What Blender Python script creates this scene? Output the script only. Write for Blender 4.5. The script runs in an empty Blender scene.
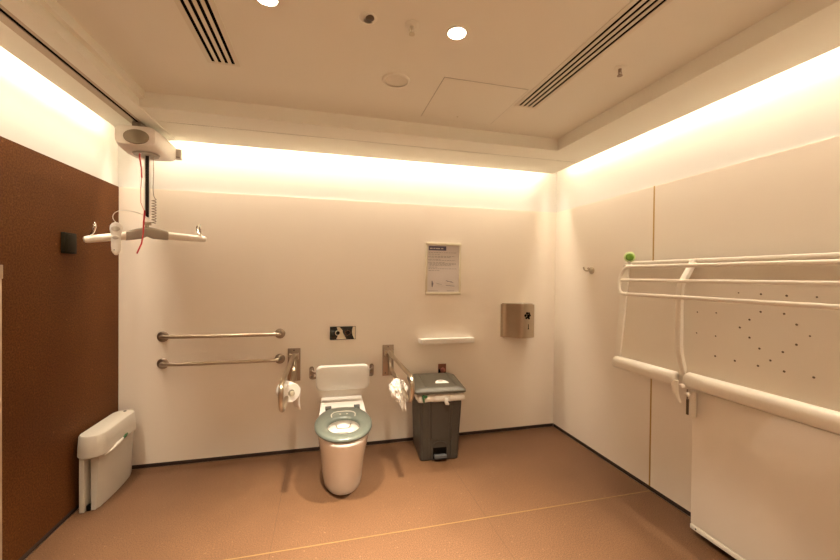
import bpy, bmesh, math, random
from mathutils import Vector, Matrix
random.seed(7)
PI = math.pi
C = bpy.context.scene.collection
W = 3.623            # room width
ZP = 2.079           # top of the wall panels
ZR = 2.42            # underside of the dropped ceiling ring
ZC = 2.51            # ceiling
YF = -4.3            # wall behind the camera
H = 1.45

# ------------------------------------------------------------------ materials
def new_mat(name):
    m = bpy.data.materials.new(name); m.use_nodes = True
    nt = m.node_tree; nt.nodes.clear()
    out = nt.nodes.new('ShaderNodeOutputMaterial')
    b = nt.nodes.new('ShaderNodeBsdfPrincipled')
    nt.links.new(b.outputs[0], out.inputs[0])
    return m, nt, b
def mat(name, col, rough=.5, metal=0., spec=.5, var=.04, scale=6., bump=0., bscale=60., aniso=0., coat=0.):
    m, nt, b = new_mat(name); N = nt.nodes; L = nt.links
    tc = N.new('ShaderNodeTexCoord')
    no = N.new('ShaderNodeTexNoise'); no.inputs['Scale'].default_value = scale; no.inputs['Detail'].default_value = 4
    L.new(tc.outputs['Object'], no.inputs['Vector'])
    mx = N.new('ShaderNodeMix'); mx.data_type = 'RGBA'
    mx.inputs['A'].default_value = [c*(1-var) for c in col]+[1]
    mx.inputs['B'].default_value = [min(1, c*(1+var)) for c in col]+[1]
    L.new(no.outputs['Fac'], mx.inputs['Factor']); L.new(mx.outputs['Result'], b.inputs['Base Color'])
    b.inputs['Roughness'].default_value = rough; b.inputs['Metallic'].default_value = metal
    b.inputs['Specular IOR Level'].default_value = spec
    b.inputs['Coat Weight'].default_value = coat
    b.inputs['Anisotropic'].default_value = aniso
    if bump:
        n2 = N.new('ShaderNodeTexNoise'); n2.inputs['Scale'].default_value = bscale; n2.inputs['Detail'].default_value = 3
        L.new(tc.outputs['Object'], n2.inputs['Vector'])
        bp = N.new('ShaderNodeBump'); bp.inputs['Strength'].default_value = bump; bp.inputs['Distance'].default_value = .004
        L.new(n2.outputs['Fac'], bp.inputs['Height']); L.new(bp.outputs[0], b.inputs['Normal'])
    return m
def emis(name, col, s):
    m, nt, b = new_mat(name)
    b.inputs['Base Color'].default_value = (.8, .8, .8, 1)
    b.inputs['Emission Color'].default_value = (*col, 1); b.inputs['Emission Strength'].default_value = s
    return m
def speckle(name, c0, c1, c2, rough=.55, scale=220., seams=None, spec=.4):
    m, nt, b = new_mat(name); N = nt.nodes; L = nt.links
    tc = N.new('ShaderNodeTexCoord')
    def noise(s, d=3):
        n = N.new('ShaderNodeTexNoise'); n.inputs['Scale'].default_value = s; n.inputs['Detail'].default_value = d
        L.new(tc.outputs['Object'], n.inputs['Vector']); return n
    def ramp(src, a, bb):
        r = N.new('ShaderNodeMapRange'); r.inputs['From Min'].default_value = a; r.inputs['From Max'].default_value = bb
        L.new(src, r.inputs['Value']); return r.outputs['Result']
    def mix(f, A, B):
        x = N.new('ShaderNodeMix'); x.data_type = 'RGBA'; L.new(f, x.inputs['Factor'])
        for k, v in (('A', A), ('B', B)):
            if isinstance(v, tuple): x.inputs[k].default_value = (*v, 1)
            else: L.new(v, x.inputs[k])
        return x.outputs['Result']
    n1 = noise(scale); n2 = noise(scale*.35); n3 = noise(2.2, 4)
    col = mix(ramp(n1.outputs['Fac'], .38, .62), c0, c1)
    col = mix(ramp(n2.outputs['Fac'], .66, .78), col, c2)
    dk = tuple(c*.8 for c in c0)
    f3 = N.new('ShaderNodeMath'); f3.operation = 'MULTIPLY'; f3.inputs[1].default_value = .35
    L.new(ramp(n3.outputs['Fac'], .45, .75), f3.inputs[0])
    col = mix(f3.outputs[0], col, dk)
    if seams:
        sx = N.new('ShaderNodeSeparateXYZ'); L.new(tc.outputs['Object'], sx.inputs[0])
        for axis, v, w in seams:
            a = N.new('ShaderNodeMath'); a.operation = 'SUBTRACT'; a.inputs[1].default_value = v
            L.new(sx.outputs[axis], a.inputs[0])
            bb = N.new('ShaderNodeMath'); bb.operation = 'ABSOLUTE'; L.new(a.outputs[0], bb.inputs[0])
            c = N.new('ShaderNodeMath'); c.operation = 'LESS_THAN'; c.inputs[1].default_value = w; L.new(bb.outputs[0], c.inputs[0])
            d = N.new('ShaderNodeMath'); d.operation = 'MULTIPLY'; d.inputs[1].default_value = .45; L.new(c.outputs[0], d.inputs[0])
            col = mix(d.outputs[0], col, tuple(x*.35 for x in c0))
    L.new(col, b.inputs['Base Color'])
    b.inputs['Roughness'].default_value = rough; b.inputs['Specular IOR Level'].default_value = spec
    bp = N.new('ShaderNodeBump'); bp.inputs['Strength'].default_value = .12; bp.inputs['Distance'].default_value = .002
    L.new(n1.outputs['Fac'], bp.inputs['Height']); L.new(bp.outputs[0], b.inputs['Normal'])
    return m

M = dict(
    plaster=mat('plaster', (.68, .66, .62), .75, var=.015, scale=3),
    ceil=mat('ceiling_paint', (.82, .79, .69), .85, var=.02, scale=2.5),
    laminate=mat('wall_laminate', (.83, .755, .65), .5, var=.02, scale=2, spec=.3),
    brown=speckle('brown_laminate', (.080, .026, .006), (.14, .052, .013), (.21, .09, .03), .6, 120., spec=.12),
    floor=speckle('speckled_vinyl', (.082, .036, .015), (.165, .083, .040), (.28, .17, .10), .5, 190.,
                  seams=[('X', 1.19, .0016), ('X', 2.412, .0016), ('Y', -2.6, .0016)]),
    black=mat('black_shadow_gap', (.004, .003, .002), .9, spec=.02),
    dark=mat('dark_skirting', (.035, .02, .014), .6),
    brass=mat('brass_strip', (.24, .15, .055), .55, metal=.2),
    steel=mat('brushed_steel', (.50, .42, .32), .3, metal=1., var=.08, scale=12, aniso=.4),
    steel_dark=mat('dull_steel', (.34, .27, .21), .34, metal=1., var=.1, scale=10),
    chrome=mat('chrome', (.72, .70, .68), .07, metal=1., var=.02),
    white=mat('white_plastic', (.80, .77, .71), .4, var=.02),
    cream=mat('cream_coated_steel', (.78, .72, .62), .35, var=.02),
    creambd=mat('cream_board', (.71, .64, .53), .45, var=.02),
    ceramic=mat('ceramic', (.84, .80, .75), .12, var=.01, spec=.5, coat=.3),
    bowl=mat('bowl_ceramic', (.86, .84, .78), .12, var=.01),
    teal=mat('teal_grey_seat', (.088, .098, .080), .28, var=.05, coat=.2),
    tealdk=mat('dark_teal', (.05, .055, .05), .4),
    paper=mat('tissue_paper', (.88, .85, .79), .9, var=.02, bump=.2, bscale=70),
    card=mat('cardboard_core', (.42, .30, .18), .8),
    grey=mat('grey_bin_plastic', (.044, .036, .027), .45, var=.07, scale=20),
    greylid=mat('grey_lid_plastic', (.085, .074, .052), .4, var=.06, scale=20),
    liner=mat('bin_liner', (.72, .68, .60), .35, var=.06, scale=30, bump=.4, bscale=50),
    green=mat('green_tag', (.02, .12, .03), .5),
    lime=mat('lime_green_knob', (.11, .24, .008), .4),
    palegreen=mat('pale_green_ring', (.62, .72, .34), .5),
    sanibin=mat('grey_white_plastic', (.52, .47, .39), .45, var=.03),
    taupe=mat('taupe_plastic', (.36, .32, .26), .5, var=.04),
    motor=mat('motor_housing', (.74, .67, .60), .4, var=.05, scale=14),
    red=mat('red_ribbon', (.55, .02, .03), .6),
    pink=mat('pink_cord', (.62, .25, .2), .6),
    strap=mat('black_webbing', (.012, .010, .010), .7),
    strapedge=mat('white_webbing', (.75, .72, .66), .7),
    paperprint=mat('printed_paper', (.66, .61, .58), .6, var=.02),
    ink=mat('grey_ink', (.20, .19, .20), .7),
    inkl=mat('pale_ink', (.25, .23, .23), .7),
    header=mat('indigo_print', (.09, .08, .14), .6),
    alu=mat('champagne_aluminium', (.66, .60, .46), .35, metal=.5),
    vent=mat('diffuser_metal', (.74, .69, .57), .5),
    cooper=mat('copper_brown_metal', (.22, .09, .05), .4, metal=.5),
    olive=mat('dark_olive_plastic', (.016, .012, .004), .6, spec=.15),
    smoke=mat('dark_lens', (.12, .08, .04), .3),
    blackglass=mat('black_gloss', (.010, .012, .010), .12),
    water=mat('water', (.55, .55, .50), .03),
    lamp=emis('lamp_lens', (1, .93, .82), 30.),
    led=emis('led_strip', (1, .88, .76), 1.1),
)

# ------------------------------------------------------------------ mesh helpers
class MB:
    def __init__(s): s.bm = bmesh.new(); s.mi = 0
    def _set(s, faces):
        for f in faces: f.material_index = s.mi
    def box(s, lo, hi, bev=0., seg=2):
        n0 = set(s.bm.faces)
        r = bmesh.ops.create_cube(s.bm, size=1)
        vs = r['verts']
        for v in vs:
            v.co = Vector([(lo[i]+hi[i])/2 + v.co[i]*(hi[i]-lo[i]) for i in range(3)])
        if bev:
            es = list({e for v in vs for e in v.link_edges})
            bmesh.ops.bevel(s.bm, geom=es, offset=bev, segments=seg, profile=.5, affect='EDGES', clamp_overlap=True)
        s._set([f for f in s.bm.faces if f not in n0]); return s
    def loops(s, rings, closed=True, cap=(True, True)):
        """skin consecutive rings of points"""
        n0 = set(s.bm.faces)
        vr = [[s.bm.verts.new(p) for p in r] for r in rings]
        n = len(rings[0])
        for a, b in zip(vr, vr[1:]):
            for i in range(n if closed else n-1):
                j = (i+1) % n
                s.bm.faces.new((a[i], a[j], b[j], b[i]))
        if cap[0] and closed: s.bm.faces.new(list(reversed(vr[0])))
        if cap[1] and closed: s.bm.faces.new(vr[-1])
        s._set([f for f in s.bm.faces if f not in n0]); return s
    def tube(s, pts, r, n=12, cap=True, smooth_corners=0, flat=None):
        P = [Vector(p) for p in pts]
        if smooth_corners: P = fillet(P, smooth_corners)
        rings = []; up = None
        for i, p in enumerate(P):
            if i == 0: t = P[1]-P[0]
            elif i == len(P)-1: t = P[-1]-P[-2]
            else: t = (P[i+1]-P[i]).normalized() + (P[i]-P[i-1]).normalized()
            t.normalize()
            if up is None:
                a = Vector((0, 0, 1)) if abs(t.z) < .9 else Vector((1, 0, 0))
                up = (a - t*a.dot(t)).normalized()
            else:
                up = (up - t*up.dot(t)).normalized()
            sd = t.cross(up)
            if isinstance(r, (list, tuple)):
                fi = i/(len(P)-1)*(len(r)-1); i0 = min(int(fi), len(r)-2)
                rr = r[i0]+(r[i0+1]-r[i0])*(fi-i0)
            else: rr = r
            fl = flat or (1, 1)
            rings.append([p + up*(math.cos(2*PI*k/n)*rr*fl[0]) + sd*(math.sin(2*PI*k/n)*rr*fl[1]) for k in range(n)])
        return s.loops(rings, True, (cap, cap))
    def lathe(s, c, prof, axis=(0, 0, 1), n=32, cap=(True, True), sx=1., sy=1.):
        """prof = [(radius, height)] about axis through c"""
        ax = Vector(axis).normalized()
        a = Vector((1, 0, 0)) if abs(ax.x) < .9 else Vector((0, 1, 0))
        u = (a-ax*a.dot(ax)).normalized(); w = ax.cross(u); c = Vector(c)
        rings = [[c+ax*h+u*(math.cos(2*PI*k/n)*max(r, 1e-5)*sx)+w*(math.sin(2*PI*k/n)*max(r, 1e-5)*sy) for k in range(n)] for r, h in prof]
        return s.loops(rings, True, cap)
    def prism(s, pts2, fn0, fn1):
        return s.loops([[fn0(p) for p in pts2], [fn1(p) for p in pts2]])
    def done(s, angle=38):
        bm = s.bm
        bmesh.ops.recalc_face_normals(bm, faces=bm.faces)
        for f in bm.faces: f.smooth = True
        for e in bm.edges:
            if len(e.link_faces) == 2 and e.calc_face_angle(0) > math.radians(angle): e.smooth = False
        return bm
ROOT = {}
def fillet(P, rad, k=6):
    out = [P[0]]
    for i in range(1, len(P)-1):
        a = (P[i-1]-P[i]); b = (P[i+1]-P[i])
        d = min(rad, a.length*.49, b.length*.49)
        p0 = P[i]+a.normalized()*d; p1 = P[i]+b.normalized()*d
        for j in range(k+1):
            t = j/k
            out.append(p0*(1-t)**2 + P[i]*2*t*(1-t) + p1*t*t)
    out.append(P[-1]); return out
def build(name, mb, m, parent=None, label=None, cat=None, group=None, kind=None, base=None, angle=38, shift=True):
    bm = mb.done(angle) if isinstance(mb, MB) else mb
    me = bpy.data.meshes.new(name)
    off = Vector((0, 0, 0))
    if parent is not None: off = ROOT[parent.name]
    elif base is not None: off = Vector(base)
    if off.length: bmesh.ops.translate(bm, vec=-off, verts=bm.verts)
    bm.to_mesh(me); bm.free()
    for x in (m if isinstance(m, (list, tuple)) else [m]): me.materials.append(x)
    o = bpy.data.objects.new(name, me); C.objects.link(o)
    ROOT[o.name] = off
    if parent is not None: o.parent = parent
    elif base is not None: o.location = off
    for k, v in (('label', label), ('category', cat), ('group', group), ('kind', kind)):
        if v: o[k] = v
    return o
def thing(name, loc, label, cat, group=None):
    o = bpy.data.objects.new(name, None); C.objects.link(o)
    o.location = loc; o.empty_display_size = .1
    o['label'] = label; o['category'] = cat
    if group: o['group'] = group
    ROOT[o.name] = Vector(loc)
    return o
def dup(root, delta, label, rz=0.):
    r = root.copy(); C.objects.link(r)
    r.location = root.location + Vector(delta); r.rotation_euler = (0, 0, rz); r['label'] = label
    kids = [o for o in C.objects if o.parent == root]
    for ch in kids:
        c = ch.copy(); C.objects.link(c); c.parent = r
        for g in [o for o in C.objects if o.parent == ch]:
            d = g.copy(); C.objects.link(d); d.parent = c
    return r
def struct(name, mb, m): return build(name, mb, m, kind='structure')

# ------------------------------------------------------------------ the room
struct('floor', MB().box((0, YF, -.06), (W, 0, 0)), M['floor'])
T = .012   # panel thickness in front of the plaster
GAP = .03
def wall(name, boxes):
    mb = MB()
    for mi, lo, hi in boxes:
        mb.mi = mi; mb.box(lo, hi)
    return mb
o = struct('wall_back', wall('b', [(0, (-.1, T, -.06), (W+.1, .12, 2.62)), (1, (0, 0, GAP), (W, T, ZP))]), [M['plaster'], M['laminate']])
struct('wall_left', wall('l', [(0, (-.12, YF, -.06), (-T, T, 2.62)), (1, (-T, YF, GAP), (0, T, ZP))]), [M['plaster'], M['brown']])
struct('wall_right', wall('r', [(0, (W+T, YF, -.06), (W+.12, T, 2.62)), (1, (W, YF, GAP), (W+T, -1.118, ZP)), (1, (W, -1.108, GAP), (W+T, T, ZP))]), [M['plaster'], M['laminate']])
struct('wall_front', wall('f', [(0, (-.12, YF-.12, -.06), (W+.12, YF-T, 2.62)), (1, (0, YF-T, GAP), (W, YF, ZP))]), [M['plaster'], M['laminate']])
mb = MB(); mb.box((.9, YF, 0), (2.0, YF+.03, 2.05), .004); door = build('door_1', mb, M['brown'], kind='structure')
mb = MB(); mb.tube([(1.86, YF+.03, 1.25), (1.86, YF+.08, 1.25), (1.86, YF+.08, .8), (1.86, YF+.03, .8)], .014, 12, smooth_corners=.03); build('door_handle', mb, M['steel'], door)
struct('baseboard_back', MB().box((0, .003, 0), (W, T, GAP)), M['dark'])
struct('baseboard_left', MB().box((-T, YF, 0), (-.003, 0, GAP)), M['dark'])
struct('baseboard_right', MB().box((W+.003, YF, 0), (W+T, 0, GAP)), M['dark'])
struct('trim_1', MB().box((W-.0006, -1.119, GAP), (W+T, -1.107, ZP)), mat('gold_strip', (.50, .32, .11), .4, metal=.3))      # strip between the wall panels
struct('trim_2', MB().box((0, -1.124, -.002), (W, -1.118, .0010)), M['brass'])       # strip across the floor

# ceiling with its dropped ring
mb = MB()
mb.box((-.02, YF, ZC), (W+.02, .02, ZC+.1))
mb.box((.100, YF+.1, ZR), (.236, -.097, ZC))                 # left ring, outside the track
mb.box((.236, YF+.1, ZR+.035), (.32, -.097, ZC))
mb.box((.32, YF+.1, ZR-.006), (.407, -.097, ZC))
mb.box((.407, YF+.1, ZR+.045), (.434, -.66, ZC))
mb.box((.407, -.449, ZR), (3.523, -.097, ZC))             # back ring
mb.box((.407, -.457, ZR+.03), (3.523, -.449, ZC))
mb.box((.407, -.667, ZR), (3.523, -.457, ZC))
mb.box((3.177, YF+.1, ZR), (3.523, -.667, ZC))               # right ring
mb.box((.434, YF+.1, ZR), (3.177, YF+.67, ZC))            # front ring
struct('ceiling', mb, M['ceil'])
struct('trim_3', MB().box((.47, -.4565, ZR+.002), (3.522, -.4495, ZR+.029)), M['black'])     # dark joint in the ring

# LED strips lying in the coves (they give the wall glow)
def led(name, lo, hi, label):
    build(name, MB().box(lo, hi), M['led'], base=((lo[0]+hi[0])/2, (lo[1]+hi[1])/2, lo[2]), label=label, cat='light', group='light strips in the ceiling coves')
led('led_strip', (.08, -.085, ZC-.008), (3.54, -.070, ZC), 'white light strip in the cove above the rear wall')
led('led_strip', (.083, YF, ZC-.008), (.097, -.10, ZC), 'white light strip in the cove above the brown left wall')
led('led_strip', (3.526, YF, ZC-.008), (3.54, -.10, ZC), 'white light strip in the cove above the right wall')
led('led_strip', (.10, YF+.083, ZC-.008), (3.5, YF+.097, ZC), 'added unseen white light strip above the wall behind the photographer')  # unseen strip, added to go with the front fill lamp
def area(name, loc, size, energy, col, rot=(0, 0, 0)):
    l = bpy.data.lights.new(name, 'AREA'); l.shape = 'RECTANGLE'; l.size, l.size_y = size; l.energy = energy; l.color = col
    l.spread = math.radians(115)
    o = bpy.data.objects.new(name, l); C.objects.link(o); o.location = loc; o.rotation_euler = rot
    return o
WARM = (1., .855, .68)
EC = 4.9   # watts per metre
area('cove_light_back', (W/2, -.075, ZC-.012), (3.25, .02), EC*3.44, WARM, (math.radians(-25), 0, 0))
area('cove_light_left', (.088, YF/2, ZC-.012), (.02, 3.93), EC*4.2*1.25, WARM, (0, math.radians(-25.01), 0))
area('cove_light_right', (W-.088, YF/2, ZC-.012), (.02, 3.93), EC*4.2*.78, WARM, (0, math.radians(25), 0))

area('front_fill_light', (W/2, YF+.075, ZC-.012), (3.02, .02), EC*3.44*2.8, WARM, (math.radians(25), 0, 0))  # unseen lamp behind the camera, added and boosted for ambient fill
# ------------------------------------------------------------------ ceiling fittings
def downlight(x, y, label):
    t = thing('downlight', (x, y, ZC), label, 'light', 'recessed downlights')
    build('trim_ring', MB().lathe((x, y, ZC), [(.036, -.001), (.040, -.004), (.047, -.003), (.048, 0)], n=40, cap=(False, False)), M['ceil'], t)
    build('lamp_lens', MB().lathe((x, y, ZC), [(.036, -.0015), (.036, -.003)], n=40), M['lamp'], t)
    return t
def spot(x, y, e, ang=76, blend=1.):
    l = bpy.data.lights.new('downlight_beam', 'SPOT'); l.energy = e; l.spot_size = math.radians(ang); l.spot_blend = blend
    l.shadow_soft_size = .03; l.color = (1., .875, .68)
    o = bpy.data.objects.new('downlight_beam', l); C.objects.link(o); o.location = (x, y, ZC-.035)
EL = 400.
d1 = downlight(2.007, -1.634, 'bright round downlight right of centre, near the square ceiling hatch')
d2 = dup(d1, (1.235-2.007, -.003, 0), 'round downlight cut by the top edge of the photo, beside the short vent')
for x, y, e in ((2.007, -1.634, EL), (1.235, -1.637, EL), (1.235, -3.25, EL*.55), (2.007, -3.25, EL*.55)):
    spot(x, y, e)

def diffuser(x0, x1, y0, label):
    t = thing('linear_vent', ((x0+x1)/2, y0, ZC), label, 'vent', 'slotted ceiling vents')
    L = 1.9; ya = y0-L
    mb = MB(); pitch = (x1-x0)/4.0
    f = .014
    mb.box((x0-f, ya-f, ZC-.004), (x0, y0+f, ZC)); mb.box((x1, ya-f, ZC-.004), (x1+f, y0+f, ZC))
    mb.box((x0, y0, ZC-.004), (x1, y0+f, ZC)); mb.box((x0, ya-f, ZC-.004), (x1, ya, ZC))
    build('frame', mb, M['vent'], t)
    build('backing', MB().box((x0, ya, ZC-.0012), (x1, y0, ZC-.0004)), M['black'], t)
    n = 4; sw = .0150
    # four dark slots separated by blades
    gaps = [x0 + (k+.5)*(x1-x0)/n for k in range(n)]
    edges = [x0] + [v for g in gaps for v in (g-sw/2, g+sw/2)] + [x1]
    for k in range(0, len(edges), 2):
        build('blade', MB().box((edges[k], ya, ZC-.0045), (edges[k+1], y0, ZC-.001)), M['vent'], t)
    return t
diffuser(.898, 1.020, -1.115, 'short-looking four-slot white ceiling vent at top left')
diffuser(2.598, 2.716, -1.095, 'long four-slot white ceiling vent right of the hatch')

mb = MB(); hx0, hx1, hy0, hy1 = 2.065, 2.565, -1.28, -.78; g = .0028
t = thing('access_hatch', ((hx0+hx1)/2, (hy0+hy1)/2, ZC), 'square flush access hatch in the ceiling left of the long vent', 'hatch')
build('hatch_panel', MB().box((hx0+g, hy0+g, ZC-.003), (hx1-g, hy1-g, ZC), .001), M['ceil'], t)
build('hatch_frame', MB().box((hx0, hy0, ZC-.0008), (hx1, hy1, ZC-.0003)), M['taupe'], t)
build('lock', MB().lathe((2.30, -.84, ZC-.003), [(.006, 0), (.006, -.002)], n=16), M['alu'], t)

t = thing('ceiling_speaker', (1.823, -1.18, ZC), 'round flat grille on the ceiling between the downlight and hatch', 'speaker')
build('rim', MB().lathe((1.823, -1.18, ZC), [(.060, -.006), (.066, -.009), (.074, -.006), (.076, 0)], n=48, cap=(False, False)), M['ceil'], t)
build('grille', MB().lathe((1.823, -1.18, ZC), [(.0595, -.0035), (.061, -.0005)], n=48), M['vent'], t)
t = thing('motion_sensor', (1.622, -1.627, ZC), 'small round ceiling sensor with a dark eye, nearest the left downlight', 'sensor')
build('rim', MB().lathe((1.622, -1.627, ZC), [(.018, -.010), (.026, -.009), (.037, -.003), (.038, 0)], n=40, cap=(False, False)), M['ceil'], t)
build('lens', MB().lathe((1.628, -1.64, ZC), [(.001, -.015), (.012, -.014), (.018, -.010), (.018, -.001)], n=32), M['smoke'], t)
def sprinkler(x, y, label, s=1., m1='ceil', m2='steel_dark'):
    t = thing('sprinkler', (x, y, ZC), label, 'sprinkler', 'ceiling sprinklers')
    build('escutcheon', MB().lathe((x, y, ZC), [(.010, -.006), (.022, -.006), (.031*s, -.002), (.031*s, 0)], n=32), M[m1], t)
    mb = MB(); mb.lathe((x, y, ZC), [(.008, -.005), (.008, -.014), (.005, -.018), (.004, -.022)], n=16)
    mb.tube([(x-.007, y, ZC-.014), (x-.010, y, ZC-.024), (x-.004, y, ZC-.038)], .0018, 8)
    mb.tube([(x+.007, y, ZC-.014), (x+.010, y, ZC-.024), (x+.004, y, ZC-.038)], .0018, 8)
    mb.tube([(x, y, ZC-.02), (x, y, ZC-.038)], .002, 8)
    build('frame_arm', mb, M[m2], t)
    mb = MB(); mb.lathe((x, y, ZC), [(.004, -.036), (.013, -.038), (.013, -.040), (.004, -.040)], n=24)
    build('deflector', mb, M[m2], t)
sprinkler(2.892, -1.595, 'bronze pendant sprinkler hanging right of the long vent')
sprinkler(1.806, -1.633, 'pale sprinkler beside the bright downlight, in a shallow round plate', 1., 'ceil', 'alu')

# ------------------------------------------------------------------ ceiling hoist
t = thing('hoist_track', (.278, -.1, ZR), 'beige ceiling track with a dark slot running along the left ceiling edge', 'track')
mb = MB()
for a, b, z0, z1 in ((.238, .279, ZR-.002, ZR+.002), (.298, .318, ZR-.002, ZR+.002), (.238, .242, ZR, ZR+.034), (.314, .318, ZR, ZR+.034)):
    mb.box((a, YF+.11, z0), (b, -.099, z1))
build('rail', mb, mat('tan_track', (.50, .40, .28), .5), t)
build('rail_inside', MB().box((.2425, YF+.11, ZR+.0025), (.3135, -.1, ZR+.033)), M['black'], t)

t = thing('hoist_motor', (.315, -.33, 2.25), 'bulky white hoist motor hanging under the ceiling track', 'hoist')
def motor_bm():
    mb = MB(); rings = []
    # rounded-rectangle sections along y, deeper in the middle, bevelled front
    secs = [(-.503, .100, 2.352, 2.290), (-.498, .108, 2.362, 2.248), (-.46, .114, 2.366, 2.228), (-.36, .115, 2.368, 2.216), (-.24, .115, 2.368, 2.224), (-.17, .110, 2.364, 2.244), (-.15, .100, 2.355, 2.270)]
    for y, hw, zt, zb in secs:
        ring = []; zc = (zt+zb)/2; hh = (zt-zb)/2; n = 40
        for k in range(n):
            a = 2*PI*k/n; c, s_ = math.cos(a), math.sin(a)
            e = .38
            x = math.copysign(abs(c)**e, c)*hw; z = math.copysign(abs(s_)**e, s_)*hh
            ring.append((.315+x, y, zc+z))
        rings.append(ring)
    return mb.loops(rings)
build('housing', motor_bm(), M['motor'], t)
mb = MB(); 
pts = [(math.cos(2*PI*k/32), math.sin(2*PI*k/32)) for k in range(32)]
mb.loops([[(.322+.072*a, -.500, 2.296+.046*b) for a, b in pts], [(.322+.068*a, -.508, 2.296+.042*b) for a, b in pts]])
build('front_badge', mb, mat('olive_badge', (.20, .155, .09), .5), t)
mb = MB(); mb.loops([[(.33+.075*a, -.385+.075*b, 2.222) for a, b in pts], [(.33+.068*a, -.385+.068*b, 2.213) for a, b in pts]])
build('strap_outlet', mb, M['taupe'], t)
mb = MB(); mb.box((.262, -.42, 2.36), (.313, -.22, 2.417), .004)
build('trolley', mb, M['steel_dark'], t)
mb = MB(); mb.box((.405, -.155, 2.275), (.452, -.105, 2.345), .006)
build('charging_contact', mb, M['white'], t)
mb = MB()
for k in range(6): mb.box((.411+k*.006, -.1575, 2.281), (.414+k*.006, -.155, 2.287))
build('contact_pins', mb, M['dark'], t)
SX, SY = .335, -.385
mb = MB(); mb.box((SX-.010, SY-.002, 1.815), (SX+.010, SY+.002, 2.25)); build('lifting_strap', mb, M['strap'], t)
mb = MB()
for q in (-1, 1): mb.box((SX+q*.0125-.0028, SY-.0016, 1.80), (SX+q*.0125+.0028, SY+.0016, 2.25))
build('strap_edge', mb, M['strapedge'], t)
# red emergency ribbon
mb = MB()
mb.tube([(SX-.022, -.43, 2.245), (SX-.024, -.432, 2.19), (SX-.014, -.432, 2.12), (SX-.012, -.432, 2.06)], .0095, 8, flat=(.25, 1))
build('pull_ribbon', mb, M['red'], t, 'red flat pull ribbon'); mb = MB()
mb.tube([(SX+.012, -.45, 1.85), (SX+.008, -.452, 1.78), (SX+.006, -.454, 1.70), (SX-.002, -.456, 1.64), (SX-.026, -.46, 1.575)], .0095, 8, flat=(.3, 1))
build('pull_ribbon', mb, M['red'], t, 'red flat pull ribbon')
mb = MB(); mb.tube([(SX-.012, -.432, 2.07), (SX-.016, -.435, 1.99), (SX-.014, -.44, 1.90), (SX+.012, -.45, 1.84)], .0022, 8)
build('pull_cord', mb, M['pink'], t)
mb = MB(); mb.lathe((SX-.022, -.43, 2.230), [(.012, .004), (.012, -.014), (.008, -.018)], n=20); build('cord_gland', mb, M['white'], t)
# control cable, straight part then coil
mb = MB(); pts_ = [(SX+.034, -.385, 2.245), (SX+.036, -.385, 2.13), (SX+.032, -.385, 2.0), (SX+.036, -.385, 1.955), (SX+.05, -.385, 1.93)]
mb.tube(pts_, .0024, 8, smooth_corners=.03); build('cable', mb, M['steel_dark'], t)
mb = MB(); hp = []
for k in range(150):
    a = k/150; th = a*2*PI*9
    hp.append((SX+.038+.012*math.cos(th), -.385+.012*math.sin(th), 1.935-.16*a))
mb.tube(hp, .0025, 6); build('coiled_cable', mb, M['steel_dark'], t)

t = thing('spreader_bar', (SX, SY, 1.745), 'pale spreader bar with taupe centre hanging from the hoist strap', 'spreader bar')
CL = Vector((SX, SY, 1.708)); PL = Vector((.072, -.548, 1.646)); PR = Vector((.636, -.222, 1.698))
dL = (PL-CL); dR = (PR-CL)
mb = MB(); rings = []
for k in range(-7, 8):
    s_ = k/7; d = dR if s_ > 0 else dL
    base = CL + d.normalized()*(abs(s_)*.112)
    cz = base.z - .000 + (.018*(1-s_*s_)) ; h = .034 + .006*(1-abs(s_)); w = .026
    z_low = base.z-.030; z_hi = cz+.026
    if abs(s_) < .25: z_low += .014*(1-abs(s_)/.25)
    perp = Vector((-(dR.normalized()).y, dR.normalized().x, 0))
    ring = []
    for q in range(20):
        a = 2*PI*q/20; c, sn = math.cos(a), math.sin(a)
        u = math.copysign(abs(c)**.5, c)*w; zz = (z_hi+z_low)/2+math.copysign(abs(sn)**.5, sn)*(z_hi-z_low)/2
        ring.append((base.x+perp.x*u, base.y+perp.y*u, zz))
    rings.append(ring)
mb.loops(rings); build('centre_cover', mb, M['taupe'], t)
for P in (PL, PR):
    d = (P-CL).normalized()
    mb = MB(); mb.tube([CL+d*.098, CL+d*.18, P-d*.02, P-d*.005, P], [.025, .024, .021, .018, .010], 16)
    a = build('arm', mb, M['cream'], t)
    mb = MB(); q = P-d*.035
    for sgn in (-1, 1):
        pp = Vector((-d.y, d.x, 0)).normalized()*sgn
        mb.tube([q+Vector((0, 0, .012)), q+Vector((0, 0, .026))+pp*.008, q+pp*.034+Vector((0, 0, .045))-d*.010, q+pp*.050+Vector((0, 0, .074))-d*.016, q+pp*.040+Vector((0, 0, .094))-d*.012], [.008, .008, .0075, .007, .005], 10, smooth_corners=.012)
    mb.lathe(q+Vector((0, 0, .005)), [(.010, 0), (.010, .016), (.006, .02)], n=16)
    build('sling_hook', mb, M['chrome'], a)
mb = MB(); mb.tube([CL+Vector((0, 0, .03)), CL+Vector((0, 0, .075))], .011, 14); mb.box(CL+Vector((-.022, -.012, .056)), CL+Vector((.022, .012, .078)), .004)
build('swivel', mb, M['steel'], t)

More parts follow.
